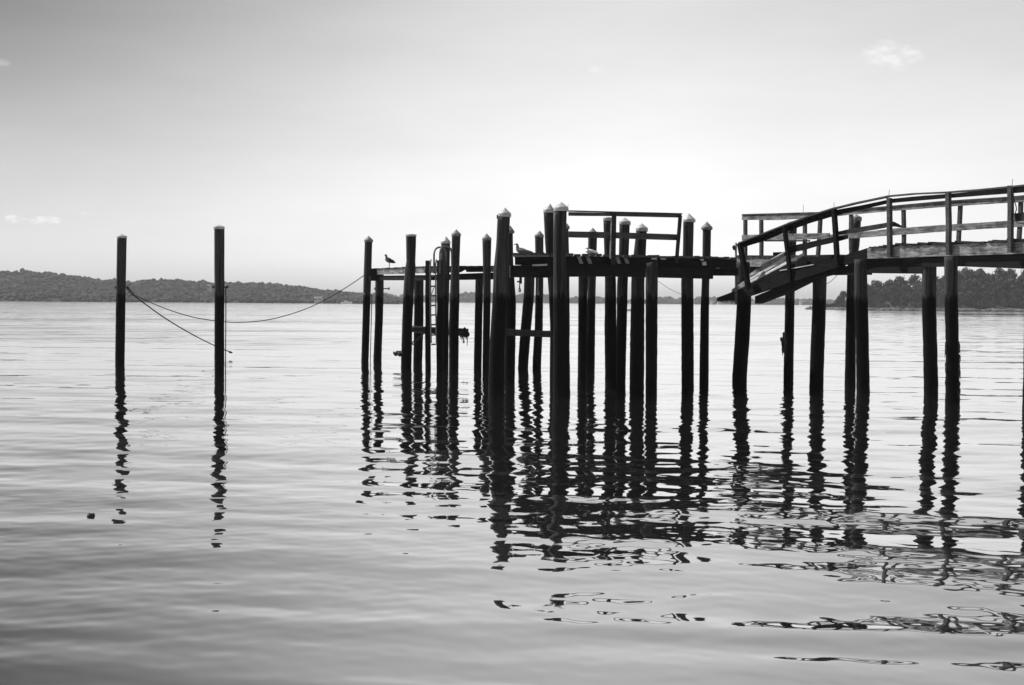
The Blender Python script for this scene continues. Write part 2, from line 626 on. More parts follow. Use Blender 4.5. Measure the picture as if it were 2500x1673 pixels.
def copy_tree(o, loc, rz, sc):
    r = o.copy()
    COL.objects.link(r)
    for ch in o.children:
        c = ch.copy()
        COL.objects.link(c)
        c.parent = r
    r.location = loc
    r.rotation_euler = (0, 0, rz)
    r.scale = sc
    return r


def headland_trees():
    protos = [make_tree(s) for s in (1, 2, 3, 4, 5)]
    g = random.Random(5)
    used = set()
    spots = []
    for row, (dy, fr) in enumerate(((8, 0.50), (26, 0.74), (46, 1.0))):
        x = 2046 + row * 8
        while x < 2760:
            spots.append((x + g.uniform(-5, 5), 640 + dy + g.uniform(-4, 4), fr * g.uniform(0.93, 1.04), row))
            x += g.uniform(22, 31)
    x = 2052
    while x < 2760:
        spots.append((x + g.uniform(-5, 5), 641 + g.uniform(-2, 3), g.uniform(0.2, 0.34), 3))
        x += g.uniform(18, 30)
    spots += [(2030, 652, 0.6, 0), (2018, 650, 0.35, 0)]
    rows = ('small leafy tree at the water edge of the dark wooded headland', 'leafy tree in the middle of the dark wooded headland',
            'tall leafy tree on the skyline of the dark wooded headland', 'low shoreline shrub in front of the headland trees')
    for i, (x, Y, fr, row) in enumerate(spots):
        top = P(x, interp(RIGHT_SKY, x), Y).z
        h = max(2.6, top * fr)
        base = max(0.8, min(top * fr - 12.5, (Y - 640) * 0.12 + 1.0))
        base = max(0.8, base)
        hh = (h - base) / 11.0
        w = min(1.15, max(0.55, hh)) * g.uniform(0.85, 1.1)
        k = i % 5
        loc = PZ(x, Y, base)
        if k not in used:
            used.add(k)
            o = protos[k]
            o.location, o.rotation_euler, o.scale = loc, (0, 0, g.uniform(0, 6.28)), (w, w, hh)
        else:
            o = copy_tree(protos[k], loc, g.uniform(0, 6.28), (w, w, hh))
        lab = rows[row]
        grp = ('trees at the edge of the headland', 'trees in the middle of the headland', 'trees on the headland skyline', 'shrubs along the headland shore')[row]
        if x < 2036:
            lab, grp = ('rounded bush at the left tip of the wooded headland', None) if x > 2025 else ('smallest low bush at the very tip of the headland', None)
        tag(o, lab, 'tree', grp)


headland_trees()


def shoreline():
    mb = MB()
    g = random.Random(9)
    for k in range(330):
        x = g.uniform(1976, 2950)
        Y = g.uniform(598, 640)
        p = PZ(x, Y, 0.1 + g.random() * 0.6 * (Y - 596) / 44)
        s = g.uniform(0.5, 1.5)
        v = [Vector((ICO_V[i][0] * s * 1.5, ICO_V[i][1] * s, ICO_V[i][2] * s * 0.5)) * (0.8 + 0.4 * g.random()) + p for i in range(len(ICO_V))]
        mb.add(v, [tuple(f) for f in ICO_F])
    o = mb.build('shore_rocks', M['rock'])
    tag(o, 'broken dark rocks along the water line below the wooded headland', 'rocks', kind='stuff')


shoreline()


def house(px, Y, w, h, label, base=1.5, ridge=0.45):
    c = PZ(px, Y, base)
    t = thing('house', c, label, 'house')
    mb = MB().box((c.x - w / 2, c.y, base - 3), (c.x + w / 2, c.y + 7, base + h))
    mb.build('wall', M['pale_paint'], t)
    r = MB()
    z0, z1 = base + h + 0.003, base + h * (1 + ridge)
    x0, x1, y0, y1, ym = c.x - w / 2 - 0.4, c.x + w / 2 + 0.4, c.y - 0.4, c.y + 7.4, c.y + 3.5
    r.add([(x0, y0, z0), (x1, y0, z0), (x1, y1, z0), (x0, y1, z0), (x0, ym, z1), (x1, ym, z1)],
          [(3, 2, 1, 0), (0, 1, 5, 4), (2, 3, 4, 5), (1, 2, 5), (3, 0, 4)])
    r.build('roof', M['roof'], t)
    for s in (-0.28, 0.28):
        q = c.x + w * s
        MB().box((q - 0.6, c.y - 0.05, base + h * 0.35), (q + 0.6, c.y - 0.003, base + h * 0.75)).build('window', M['glass'], t)


house(776, 1040, 5.4, 2.2, 'long low white house at the water edge below the left hills', 1.8, 0.5)
house(447 + 62, 1120, 2.0, 1.8, 'tiny white cottage up among the trees beside the second lone pile', 11.5, 0.5)
house(1693, 2270, 4, 3, 'small pale house on the far shore between two capped piles', 1.5)
house(1739, 2270, 4, 3, 'tiny pale house on the far shore left of the broken board end', 1.5)
house(1757, 2270, 6, 5, 'taller pale house on the far shore under the broken board end', 1.5)
house(1957, 2270, 4, 4, 'narrow pale house on the far shore beside the bent walkway piles', 1.5)
house(1838, 2270, 7, 3, 'wide low pale house on the far shore right of the bent pile', 1.5)


def boats():
    c = PZ(1534, 420, 0)
    t = thing('sailing_boat', c, 'distant white sailing boat with bare mast seen between two piles', 'sailing boat')
    mb = MB()
    rings = []
    for k in range(9):
        s = -1 + 2 * k / 8
        wd = 0.85 * (1 - abs(s) ** 2.6) + 0.03
        x = s * 2.6
        top = 0.62 + 0.14 * s * s
        rings.append([c + Vector((x, wd, top)), c + Vector((x, wd * 0.55, -0.15)), c + Vector((x, -wd * 0.55, -0.15)), c + Vector((x, -wd, top))])
    mb.rings(rings)
    mb.build('hull', M['white_paint'], t)
    MB().tube([c + Vector((0.3, 0, 0.5)), c + Vector((0.3, 0, 8.6))], [0.06, 0.04], 6).build('mast', M['white_paint'], t)
    MB().add_sail(c).build('sail', M['white_paint'], t)
    MB().tube([c + Vector((0.3, 0, 1.3)), c + Vector((-2.0, 0, 1.25))], 0.05, 6).build('boom', M['white_paint'], t)
    c = PZ(846, 1010, 0)
    t = thing('motor_boat', c, 'tiny white motor boat lying off the left shore near the first dock pile', 'boat')
    mb = MB()
    rings = []
    for k in range(9):
        s = -1 + 2 * k / 8
        wd = 1.2 * (1 - max(0, s) ** 2.2) + 0.05
        rings.append([c + Vector((s * 4, wd, 1.3 + 0.3 * max(0, s))), c + Vector((s * 4, wd * 0.6, -0.2)), c + Vector((s * 4, -wd * 0.6, -0.2)), c + Vector((s * 4, -wd, 1.3 + 0.3 * max(0, s)))])
    mb.rings(rings)
    mb.build('hull', M['white_paint'], t)
    MB().bar(c + Vector((-0.5, 0, 1.303)), c + Vector((-0.5, 0, 2.3)), (1.1, 0, 0), (0, 0.9, 0)).build('cabin', M['white_paint'], t)


def add_sail(s, c):
    """sail lowered and furled in a loose bundle along the boom"""
    s.tube([c + Vector((0.25, 0, 2.4)), c + Vector((0.0, 0, 1.6)), c + Vector((-0.8, 0, 1.48)), c + Vector((-1.9, 0, 1.38))], [0.1, 0.2, 0.17, 0.08], 8)
    return s


MB.add_sail = add_sail
boats()

# ------------------------------------------------------------------ piles
SEG = 20


def pile(Y, pts, label, cap=None, group=None, bolts=(), capmat='cap', flat_top=0.0, kind='piling'):
    """pts: (y, x left, x right) down the shaft in the photograph; cap: (apex x, apex y, x left, x right, rim top y, rim bottom y)"""
    c = [(P((a + b) / 2, y, Y), (b - a) / 2 * Y / F) for y, a, b in pts]
    d = (c[-1][0] - c[-2][0])
    d = d / abs(d.z) if abs(d.z) > 0.2 else Vector((0, 0, -1))
    d.x *= 0.7
    last, r = c[-1]
    if last.z > -1.5:
        c.append((last + d * (last.z + 1.5), r))
    c0 = None
    for (p, r), (q, r2) in zip(c, c[1:]):
        if p.z >= 0 >= q.z:
            c0 = p.lerp(q, p.z / (p.z - q.z))
    base = Vector((c0.x, c0.y, 0))
    t = thing('timber_pile', base, label, kind, group)
    seed = len(bpy.data.objects) * 1.37
    zs = [q[0].z for q in c][::-1]
    xs = [q[0].x for q in c][::-1]
    ys = [q[0].y for q in c][::-1]
    rs = [q[1] for q in c][::-1]
    ztop, rings = zs[-1], []
    n = int((ztop + 1.5) / 0.14)
    for i in range(n + 1):
        z = -1.5 + (ztop + 1.5) * i / n
        x, y, r = np.interp(z, zs, xs), np.interp(z, zs, ys), np.interp(z, zs, rs)
        rough = 0.05 if z < 2.7 else 0.022
        ring = []
        for j in range(SEG):
            a = 2 * math.pi * j / SEG
            q = Vector((math.cos(a), math.sin(a), 0))
            k = noise.noise(Vector((q.x * 1.3 + seed, q.y * 1.3, z * 0.9))) * 0.035 + noise.noise(Vector((q.x * 4 + seed, q.y * 4, z * (7 if z < 2.7 else 1.2)))) * rough
            zz = z + (flat_top * (q.x * r + 0.3 * noise.noise(q * 3 + Vector((seed, 0, 0))) * r) if i == n else 0)
            ring.append(Vector((x, y, zz)) + q * r * (1 + k))
        rings.append(ring)
    mb = MB()
    mb.rings(rings)
    mb.build('shaft', M['pile'], t, smooth=True)
    if cap:
        ax, ay, xl, xr, yt, yb = cap
        R = (xr - xl) / 2 * Y / F
        cc = P((xl + xr) / 2, yb, Y)
        h1, h2 = (yb - yt) * Y / F, (yb - ay) * Y / F
        prof = [(R * 0.97, -0.012), (R, 0.0), (R * 1.0, h1 * 0.9), (R * 0.97, h1 * 1.05)]
        for k in range(1, 8):
            s = k / 8
            prof.append((R * 0.97 * (1 - s), h1 * 1.05 + (h2 - h1 * 1.05) * s))
        prof.append((0.004, h2))
        off = P(ax, ay, Y).x - cc.x
        rings = []
        for r, z in prof:
            f = max(0.0, (z - h1) / max(1e-4, h2 - h1))
            rings.append([cc + Vector((off * f + r * math.cos(2 * math.pi * j / 28), r * math.sin(2 * math.pi * j / 28), z)) for j in range(28)])
        m = MB()
        m.rings(rings)
        m.build('cap', M[capmat], t, smooth=True).data.polygons.foreach_set('use_smooth', [True] * (27 * 0) + [True] * len(m.f))
    for y, xl, xr in bolts:
        m = MB()
        a, b = P(xl, y, Y), P(xr, y, Y)
        m.tube([a, b], 0.022, 8)
        for e, s in ((a, 1), (b, -1)):
            m.tube([e, e + Vector((0.05 * s, 0, 0))], 0.055, 8)
        m.build('bolt', M['iron'], t)
    return t


piles = {}
piles['A'] = pile(57, [(582, 286, 309), (735, 283.5, 306), (870, 281.5, 304)],
     'slender lone pile standing far left in open water, with a low white cap', (297, 571, 285.5, 310, 577, 581), bolts=((702, 281, 313),))
piles['B'] = pile(48, [(560, 523, 548), (740, 524, 547.5), (900, 524, 547)],
     'taller lone pile in open water second from left, with a low white cap', (535, 549, 521, 548.5, 554, 559), bolts=((701, 519, 557),))
piles['C'] = pile(59.5, [(590, 890.5, 909), (700, 887, 905.5), (780, 885, 903), (880, 882, 900)],
     'leftmost capped pile of the low left dock', (900, 576, 889, 911, 586, 591), capmat='cap_old')
piles['D'] = pile(60.5, [(668, 916, 937), (690, 916, 937), (780, 915.5, 935), (860, 912, 932)],
     'capless short pile below the standing gull, with a long bolt through it', bolts=((705, 914, 951),))
piles['E'] = pile(55, [(577, 991, 1016), (640, 992, 1014), (655, 989, 1015), (690, 986, 1012), (780, 982, 1007), (880, 979, 1005)],
     'thick left dock pile with a broken flat tilted cap, right of the standing gull', (1004, 571, 990, 1017, 573, 577))
piles['F'] = pile(58, [(672, 1011, 1034), (780, 1011, 1034), (880, 1009, 1031)],
     'capless pile under the left dock just left of the ladder posts')
piles['H'] = pile(54.5, [(594, 1077, 1099), (650, 1076, 1098), (720, 1070, 1096), (880, 1070, 1095)],
     'capped pile behind the arched grab rails of the ladder', (1089, 577, 1076, 1100, 590, 594.5), capmat='cap')
piles['I'] = pile(52, [(576, 1103, 1124), (650, 1102, 1122), (720, 1098, 1122), (800, 1096, 1120), (880, 1096, 1119.5)],
     'capped pile immediately right of the ladder with a bright sunlit left edge', (1114, 560, 1102, 1125.5, 571.5, 576.5), capmat='cap_old')
piles['L'] = pile(56, [(672, 1161, 1180), (720, 1160, 1179), (880, 1157, 1176)],
     'capless pile under the left dock touching the left side of a capped one')
piles['K'] = pile(54, [(586, 1177.5, 1199.5), (650, 1179, 1198), (720, 1180, 1198), (880, 1178, 1195)],
     'capped pile at the left dock end, just left of the great leaning pile', (1188, 570, 1177, 1200, 582, 586.5), capmat='cap_old')
piles['M'] = pile(39.5, [(529, 1214.5, 1245.5), (600, 1211, 1242), (660, 1205, 1240), (740, 1202, 1238), (860, 1194, 1232), (967, 1192, 1231)],
     'great thick pile leaning left at the left corner of the pier head', (1233, 507, 1215.5, 1248, 521.5, 529), bolts=((529.5, 1213, 1217),))
piles['N'] = pile(45, [(569, 1228, 1252), (640, 1229, 1253), (740, 1232, 1260), (940, 1230, 1257)],
     'pile half hidden behind the right side of the great leaning pile', (1246, 551, 1228, 1256, 564, 569), capmat='cap_old')
piles['P'] = pile(55, [(660, 1280, 1306), (720, 1279, 1304), (800, 1271, 1297), (870, 1266, 1291)],
     'capless pile leaning left under the pier deck, below the sitting gull')
piles['O'] = pile(56, [(579, 1306, 1327), (700, 1308, 1326.5), (800, 1305, 1325), (870, 1301, 1322)],
     'capped pile behind the deck between the sitting gull and the two tallest piles', (1318, 563, 1305, 1328, 574.5, 579.5), capmat='cap_old')
piles['Q'] = pile(43, [(519, 1327, 1352), (600, 1331, 1351), (720, 1340, 1355), (800, 1343, 1358), (950, 1342, 1360)],
     'left one of the two tallest piles, leaning right as it goes down', (1343, 497, 1326, 1353, 512, 519))
piles['R'] = pile(39.5, [(515, 1353, 1384), (600, 1351, 1381), (700, 1351, 1382), (800, 1350, 1390), (950, 1349, 1392)],
     'right one of the two tallest piles, thick, with the deck railing starting at it', (1371, 493, 1352, 1388, 507, 515))
piles['S'] = pile(52, [(558, 1368, 1388), (640, 1369, 1390), (800, 1368, 1391), (900, 1366, 1390)],
     'pile hidden behind the tallest right pile, only its cap edge and right side showing', (1384, 545, 1366, 1391, 554, 558.5), capmat='cap_old')
piles['U'] = pile(46, [(664, 1412, 1436), (720, 1412, 1434), (950, 1410, 1432)],
     'capless left pile of the close pair under the left half of the deck railing')
piles['T'] = pile(55, [(575, 1436, 1458), (650, 1435, 1456), (720, 1434, 1454), (900, 1430, 1452)],
     'pile with its pointed cap just behind the middle rail, above the resting white gull', (1447, 556, 1436, 1459, 568, 573), capmat='cap_old')
piles['V'] = pile(44, [(539, 1473, 1497), (620, 1475, 1500), (690, 1477, 1504), (800, 1476, 1505), (950, 1477, 1506)],
     'pile with a blunt broken cap right behind the middle railing post', (1484, 529.5, 1472, 1498, 532, 539))
piles['W'] = pile(45, [(547, 1512, 1538), (617, 1511, 1535), (690, 1507, 1533), (800, 1505, 1530), (900, 1500, 1528)],
     'capped pile standing just right of the middle railing post', (1525, 531, 1511, 1540, 541.5, 548.5))
piles['X'] = pile(42.5, [(564, 1553, 1579), (640, 1545, 1576), (690, 1541, 1573), (900, 1537, 1573)],
     'pile with a bright white cap framed in the right half of the deck railing', (1567, 545, 1552, 1582, 557, 564.5))
piles['Y'] = pile(40.3, [(640, 1577, 1605), (690, 1576, 1606), (950, 1576, 1604)],
     'bare-topped pile set in front of the black pier beam, without any cap', flat_top=0.25)
piles['Z'] = pile(42.5, [(541, 1668, 1694), (620, 1667, 1692), (690, 1663, 1693), (950, 1664, 1694)],
     'capped pile rising through the deck just right of the railing end', (1682, 521, 1667.5, 1698, 536, 542))
piles['AA'] = pile(46, [(560, 1715.5, 1736), (620, 1715, 1735), (700, 1713, 1731.5), (760, 1710, 1731), (950, 1707, 1730)],
     'slim capped pile standing alone between the railing and the collapsed walkway', (1726, 541, 1712, 1739.5, 555, 560.5), capmat='cap_old')
piles['BB'] = pile(47.2, [(640, 1799, 1830), (690, 1799, 1834), (740, 1799, 1834), (830, 1794, 1830), (920, 1787.5, 1823), (980, 1789, 1825)],
     'crooked pile bending left under the broken end of the collapsed walkway')
piles['CC'] = pile(48.5, [(547, 1924, 1946), (640, 1918, 1942), (720, 1917, 1940), (920, 1913, 1937)],
     'pile behind the sagging rail with seaweed hanging on its left side', (1933, 540, 1922, 1948, 544, 548), capmat='cap_old')
piles['DD'] = pile(44, [(668, 1984, 2018), (720, 1984, 2017), (930, 1976, 2010)],
     'straight pile under the hinge of the collapsed walkway')
piles['EE'] = pile(45.5, [(538, 2081, 2102), (600, 2075, 2098), (650, 2069, 2090), (720, 2067, 2089), (950, 2062, 2089)],
     'pile with a rounded cap poking up behind the middle rail of the walkway', (2090, 523, 2081, 2104, 531, 539), capmat='cap_old')
piles['FF'] = pile(41, [(634, 2086, 2116), (720, 2086, 2118), (800, 2089, 2120), (950, 2091, 2123)],
     'pile under the left end of the walkway beam, with a thin bright left edge')
piles['GG'] = pile(39.7, [(632, 2252, 2286), (720, 2251, 2285), (950, 2256, 2290)],
     'pile at the right end of the short walkway beam, left of the last one')
piles['HH'] = pile(37, [(627, 2306, 2338), (720, 2306, 2338), (860, 2310, 2341), (950, 2309, 2342)],
     'rightmost whole pile under the walkway, shaggy with weed near the water')
piles['II'] = pile(34.5, [(640, 2503, 2540), (720, 2503, 2540), (950, 2498, 2534)],
     'weedy pile cut off by the right edge of the picture')

# ------------------------------------------------------------------ pier head (right platform)
UPZ = Vector((0, 0, 1))
DN = Vector((-0.10, 0.995, 0)).normalized()          # away from the camera through the pier head


def Ypier(x):
    return 40.0 + (x - 1255) / 540.0 * 2.0


def bpts(lst, Yf):
    return [(P(x, a, Yf(x)), P(x, b, Yf(x))) for x, a, b in lst]


def pier_head():
    f0, f1 = P(1250, 622, Ypier(1250)), P(1797, 626, Ypier(1797))
    t = thing('pier_head', Vector(((f0.x + f1.x) / 2, f0.y + 3, 3.2)), 'dark raised timber platform of the pier with a two-rail railing on its front edge', 'pier')
    fx = (f1 - f0)
    L = fx.length
    fx.normalize()
    back = Vector((0.03, 1.0, 0)).normalized()
    # deck of separate planks running back from the front edge
    mb, g, s = MB(), random.Random(2), 0.0
    while s < L - 0.05:
        wd = g.uniform(0.14, 0.2)
        gap = g.choice((0.012, 0.015, 0.02, 0.05))
        z = 3.985 + g.uniform(-0.012, 0.02) - 0.02 * s / L
        p0 = f0 + fx * s
        out = g.uniform(0.0, 0.06)
        a, b = Vector((p0.x, p0.y, z)) - back * out, Vector((p0.x, p0.y, z)) + back * 13.0
        mb.add([a, a + fx * wd, b + fx * wd, b, a - UPZ * 0.055, a + fx * wd - UPZ * 0.055, b + fx * wd - UPZ * 0.055, b - UPZ * 0.055],
               [(0, 1, 2, 3), (7, 6, 5, 4), (0, 4, 5, 1), (1, 5, 6, 2), (2, 6, 7, 3), (3, 7, 4, 0)])
        s += wd + gap
    mb.build('deck', M['wood_mid'], t)
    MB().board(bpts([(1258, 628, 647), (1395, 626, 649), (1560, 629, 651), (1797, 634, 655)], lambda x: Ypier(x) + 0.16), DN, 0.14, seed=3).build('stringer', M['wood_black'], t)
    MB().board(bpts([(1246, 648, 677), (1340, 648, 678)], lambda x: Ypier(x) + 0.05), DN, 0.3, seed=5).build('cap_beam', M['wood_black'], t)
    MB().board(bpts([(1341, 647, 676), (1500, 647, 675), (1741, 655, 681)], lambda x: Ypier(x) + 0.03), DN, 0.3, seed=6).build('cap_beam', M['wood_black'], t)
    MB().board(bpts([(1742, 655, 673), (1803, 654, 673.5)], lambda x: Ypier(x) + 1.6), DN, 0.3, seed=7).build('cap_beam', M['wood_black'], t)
    for k in (3.5, 7.0, 10.0, 12.6):                # joists further back, above the line of sight
        a, b = f0 + back * k + fx * 0.2, f1 + back * k - fx * 0.2
        zb = 2.62 + (0.7 / 40.0) * (40 + k) + 0.12
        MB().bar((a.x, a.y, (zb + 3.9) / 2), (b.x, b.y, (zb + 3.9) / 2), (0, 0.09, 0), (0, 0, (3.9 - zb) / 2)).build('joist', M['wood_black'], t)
    # sunlight through the deck gaps, put in as pale slanting pieces under the edge
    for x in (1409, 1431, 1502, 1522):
        MB().board([(P(x - 1, 626, Ypier(x) + 0.08), P(x + 6.5, 644, Ypier(x) + 0.08)), (P(x + 8, 625.5, Ypier(x) + 0.08), P(x + 15, 644, Ypier(x) + 0.08))], DN, 0.06, 0.003, 2).build('sun_patch', M['wood_grey'], t)
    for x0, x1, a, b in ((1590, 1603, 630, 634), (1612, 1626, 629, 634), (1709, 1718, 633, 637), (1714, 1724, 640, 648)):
        MB().board([(P(x0, a, Ypier(x0) + 0.08), P(x0 + 2, b, Ypier(x0) + 0.08)), (P(x1, a - 1, Ypier(x1) + 0.08), P(x1 + 1, b, Ypier(x1) + 0.08))], DN, 0.06, 0.003, 2).build('sun_patch', M['wood_pale'], t)
    MB().board(bpts([(1300, 646, 650), (1336, 644.5, 649)], lambda x: Ypier(x) + 0.02), DN, 0.05, 0.003).build('batten_or_lit_strip', M['wood_pale'], t)  # lit gap above the beam, painted as a pale strip
    # railing
    Yr = lambda x: Ypier(x) + 0.02
    m = MB().board(bpts([(1388, 518, 527), (1500, 520, 528), (1664, 523, 531.5)], Yr), DN, 0.05, 0.004)
    r = m.build('top_rail', M['wood_mid'], t)
    capr = [(P(x, y, Yr(x) - 0.06), P(x, y + 2.6, Yr(x) - 0.06)) for x, y in ((1386, 513.5), (1500, 516.5), (1666, 520.5))]
    MB().board(capr, DN, 0.17, 0.004).build('cap_rail', M['wood_mid'], r)
    MB().board(bpts([(1388, 565, 580), (1500, 567, 582), (1655, 572.5, 587)], Yr), DN, 0.05, 0.004).build('middle_rail', M['wood_mid'], t)
    for (xt, yt), (xb, yb), w in (((1499.5, 520), (1496.5, 646), 11), ((1660.5, 527), (1651.5, 642), 8.5)):
        Y = Ypier(xt) - 0.06
        a, b = P(xt, yt, Y), P(xb, yb, Y)
        MB().bar(a, b, (w / 2 * Y / F, 0, 0), (0, 0.055, 0), 6, 0.01).build('post', M['wood_dark'], t)
    a = P(1494.6, 540, Ypier(1495) - 0.02)
    b = P(1490.5, 632, Ypier(1490) - 0.02)
    MB().bar(a, b, (0.03, 0, 0), (0, 0.05, 0)).build('batten_or_lit_strip', M['wood_pale'], t)  # pale strip along the left edge of the post
    MB().tube([P(1382, 515, Ypier(1385)), P(1388, 499, Ypier(1385))], 0.006, 5).build('spike', M['iron'], t)
    MB().board(bpts([(1319, 618, 622), (1329, 615.5, 620)], lambda x: Ypier(x) + 0.05), DN, 0.3, 0.004).build('block', M['wood_mid'], t)
    return t


pier_head()


# ------------------------------------------------------------------ low left dock
def Ydock(x):
    return float(np.interp(x, (900, 1037, 1210, 1300), (59.2, 55.2, 54.0, 53.8)))


def left_dock():
    a0, a1 = P(905, 655, Ydock(905)), P(1207, 650, Ydock(1207))
    t = thing('dock', Vector(((a0.x + a1.x) / 2, a0.y, 3.5)), 'low narrow timber dock on the left with a mottled grey edge board', 'dock')
    nd = Vector((0.6, 0.8, 0))
    MB().board(bpts([(907, 657, 671), (990, 653, 669), (1037, 651, 667), (1121, 650, 665)], Ydock), nd, 0.08, seed=4).build('edge_board', M['wood_grey'], t)
    MB().board(bpts([(1121.5, 649, 665), (1135, 649, 657), (1139, 657, 664)], Ydock), nd, 0.1, seed=8).build('broken_board', M['wood_black'], t)
    MB().board(bpts([(1139, 658, 664.5), (1146, 651, 664.5), (1212, 651, 664)], lambda x: Ydock(x) + 0.3), nd, 0.1, seed=9).build('edge_board', M['wood_black'], t)
    MB().board(bpts([(1198, 653, 664), (1222, 652, 663)], lambda x: Ydock(x) - 0.02), nd, 0.08, seed=10).build('lit_patch', M['wood_grey'], t)  # lit patch at the right end, put in as a grey board
    MB().board(bpts([(900, 673.5, 684.5), (1040, 672, 684.5), (1215, 665, 682)], lambda x: Ydock(x) + 0.12), nd, 0.28, seed=11).build('cap_beam', M['wood_black'], t)
    MB().bar(P(914, 656, Ydock(914) - 0.1), P(914, 686, Ydock(914) - 0.1), (0.15, 0, 0), (0, 0.1, 0), 6, 0.03).build('bolster', M['wood_black'], t)
    mb, g = MB(), random.Random(4)
    x = 905.0
    while x < 1212:
        w = g.uniform(8, 11)
        if not 1133 < x < 1142:
            Y = Ydock(x)
            yt = float(np.interp(x, (905, 990, 1037, 1212), (656, 651.5, 650, 649.5))) + g.uniform(-0.6, 0.6)
            a, b = P(x, yt, Y - 0.05), P(x + w - g.uniform(0.2, 1.2), yt, Ydock(x + w) - 0.05)
            mb.add([a, b, b + nd * 2.6, a + nd * 2.6] + [q - UPZ * 0.05 for q in (a, b, b + nd * 2.6, a + nd * 2.6)],
                   [(0, 1, 2, 3), (7, 6, 5, 4), (0, 4, 5, 1), (1, 5, 6, 2), (2, 6, 7, 3), (3, 7, 4, 0)])
        x += w
    mb.build('deck', M['wood_dark'], t)
    return t


left_dock()

# fender posts and ladder
YL = 50.8


def square_post(xl, xr, y0, y1, Y, label, mat='pile'):
    a, b = P((xl + xr) / 2, y0, Y), P((xl + xr) / 2, y1, Y)
    b = Vector((b.x, b.y, -1.5))
    t = thing('fender_post', Vector((b.x, b.y, 0)), label, 'post', None)
    h = (xr - xl) / 2 * Y / F
    MB().bar(a, b, (h, 0, 0), (0, h, 0), 24, 0.02, seed=xl).build('shaft', M[mat], t)
    return t


square_post(1039, 1052, 636.5, 880, 51.6, 'square fender post left of the ladder, flat on top')
square_post(1067, 1083, 636, 880, 51.6, 'square fender post right of the ladder, under the arched grab rails')


def ladder():
    base = P(1057, 845, YL)
    t = thing('ladder', base, 'galvanised steel dock ladder with arched grab rails between two fender posts', 'ladder')
    for x in (1050.7, 1063.5):
        MB().tube([P(x + 1.6, 634, YL + 0.06), P(x, 645, YL), P(x + 0.6, 760, YL), P(x + 2.0, 838, YL)], 0.026, 8).build('side_rail', M['steel'], t, True)
    for i, y in enumerate((674, 699, 722, 746, 769, 793, 818, 841)):
        dx = 0.25 * i
        MB().tube([P(1050.9 + dx, y + 0.6, YL), P(1063.3 + dx, y - 0.4, YL)], 0.028, 8).build('rung', M['steel'], t, True)
    arch = [(1059.6, 668), (1059.6, 622), (1061, 613), (1065, 607), (1071, 604), (1080, 604.5), (1086, 609), (1089, 618), (1089.6, 648)]
    MB().tube([P(x, y, YL + 0.05 + 0.1 * i) for i, (x, y) in enumerate(arch)], 0.035, 8).build('grab_rail', M['steel'], t, True)
    arch = [(1074, 668), (1074, 620), (1075, 611), (1079, 604), (1087, 601.5), (1095, 603), (1100.5, 608), (1103, 618), (1103.5, 650)]
    MB().tube([P(x, y, YL + 0.02 + 0.1 * i) for i, (x, y) in enumerate(arch)], 0.035, 8).build('grab_rail', M['steel'], t, True)
    MB().tube([P(1052, 722, YL - 0.04), P(1058, 706, YL - 0.04), P(1063, 697, YL - 0.04)], 0.014, 6).build('tie', M['steel'], t, True)
    return t


ladder()


def log(pts, r, Y, name, label, cat, mat, weed=()):
    mb = MB()
    n = 14
    p0, p1 = P(*pts[0], Y), P(*pts[1], Y)
    rings = []
    for i in range(n + 1):
        c = p0.lerp(p1, i / n)
        rings.append([c + Vector((0, math.cos(a), math.sin(a))) * r * (1 + 0.12 * noise.noise(Vector((c.x * 3, a, Y)))) for a in (2 * math.pi * j / 12 for j in range(12))])
    mb.rings(rings)
    t = thing(name, (p0 + p1) / 2, label, cat)
    mb.build('timber', M[mat], t, True)
    return t


t = log([(1003, 803), (1140, 814)], 0.135, 56.5, 'cross_timber', 'rough cross timber between the left dock piles with weed hanging from its right end', 'timber', 'weed')
wd = MB()
g = random.Random(12)
for k in range(60):
    x = 1122 + 20 * g.random()
    c = P(x, 812 + g.uniform(-8, 9), 56.4 + g.uniform(-0.15, 0.15))
    l = g.uniform(0.03, 0.09)
    v = [Vector((ICO_V[i][0], ICO_V[i][1], ICO_V[i][2])) * l * (0.7 + 0.6 * g.random()) + c for i in range(0, len(ICO_V))]
    wd.add(v, [tuple(f) for f in ICO_F])
for x, y0, y1 in ((1127, 820, 832), (1130, 820, 839), (1132.5, 838, 826), (1140, 820, 846), (1124, 818, 828), (1137, 818, 829)):
    wd.tube([P(x, y0, 56.4), P(x + 0.8, (y0 + y1) / 2, 56.4), P(x + 0.3, y1, 56.4)], [0.03, 0.018, 0.008], 5)
wd.build('weed', M['weed'], t)
tb = MB().board([(P(1230, 803, 40.2), P(1230, 819, 40.2)), (P(1344, 808, 42.6), P(1344, 824.5, 42.6))], (0, 1, 0), 0.1, 0.012, 10)
tag(tb.build('cross_plank', M['wood_dark']), 'dark horizontal plank low between the great leaning pile and the two tallest piles', 'plank')


# ------------------------------------------------------------------ walkway on the right
WD, WN = Vector((0.533, -0.846, 0)).normalized(), Vector((0.846, 0.533, 0)).normalized()   # along it, and across it away from us


def Yf(x, d=0.0):
    u = (x - CX) / F
    return 57.85 / (1 + 1.59 * u) + d


def Yr(x, d=0.0):
    u = (x - CX) / F
    return 61.23 / (1 + 1.59 * u) + d


def front(lst, d=0.0):
    return [(P(x, a, Yf(x, d)), P(x, b, Yf(x, d))) for x, a, b in lst]


def rear(lst, d=0.0):
    return [(P(x, a, Yr(x, d)), P(x, b, Yr(x, d))) for x, a, b in lst]


def wpost(t, top, bot, Yfun, s, mat, d=-0.12):
    (xt, yt), (xb, yb) = top, bot
    Y0 = Yfun((xt + xb) / 2, d)
    MB().bar(P(xt, yt, Y0), P(xb, yb, Y0), WD * s / 2, WN * s / 2, 8, 0.012, xt).build('post', M[mat], t)


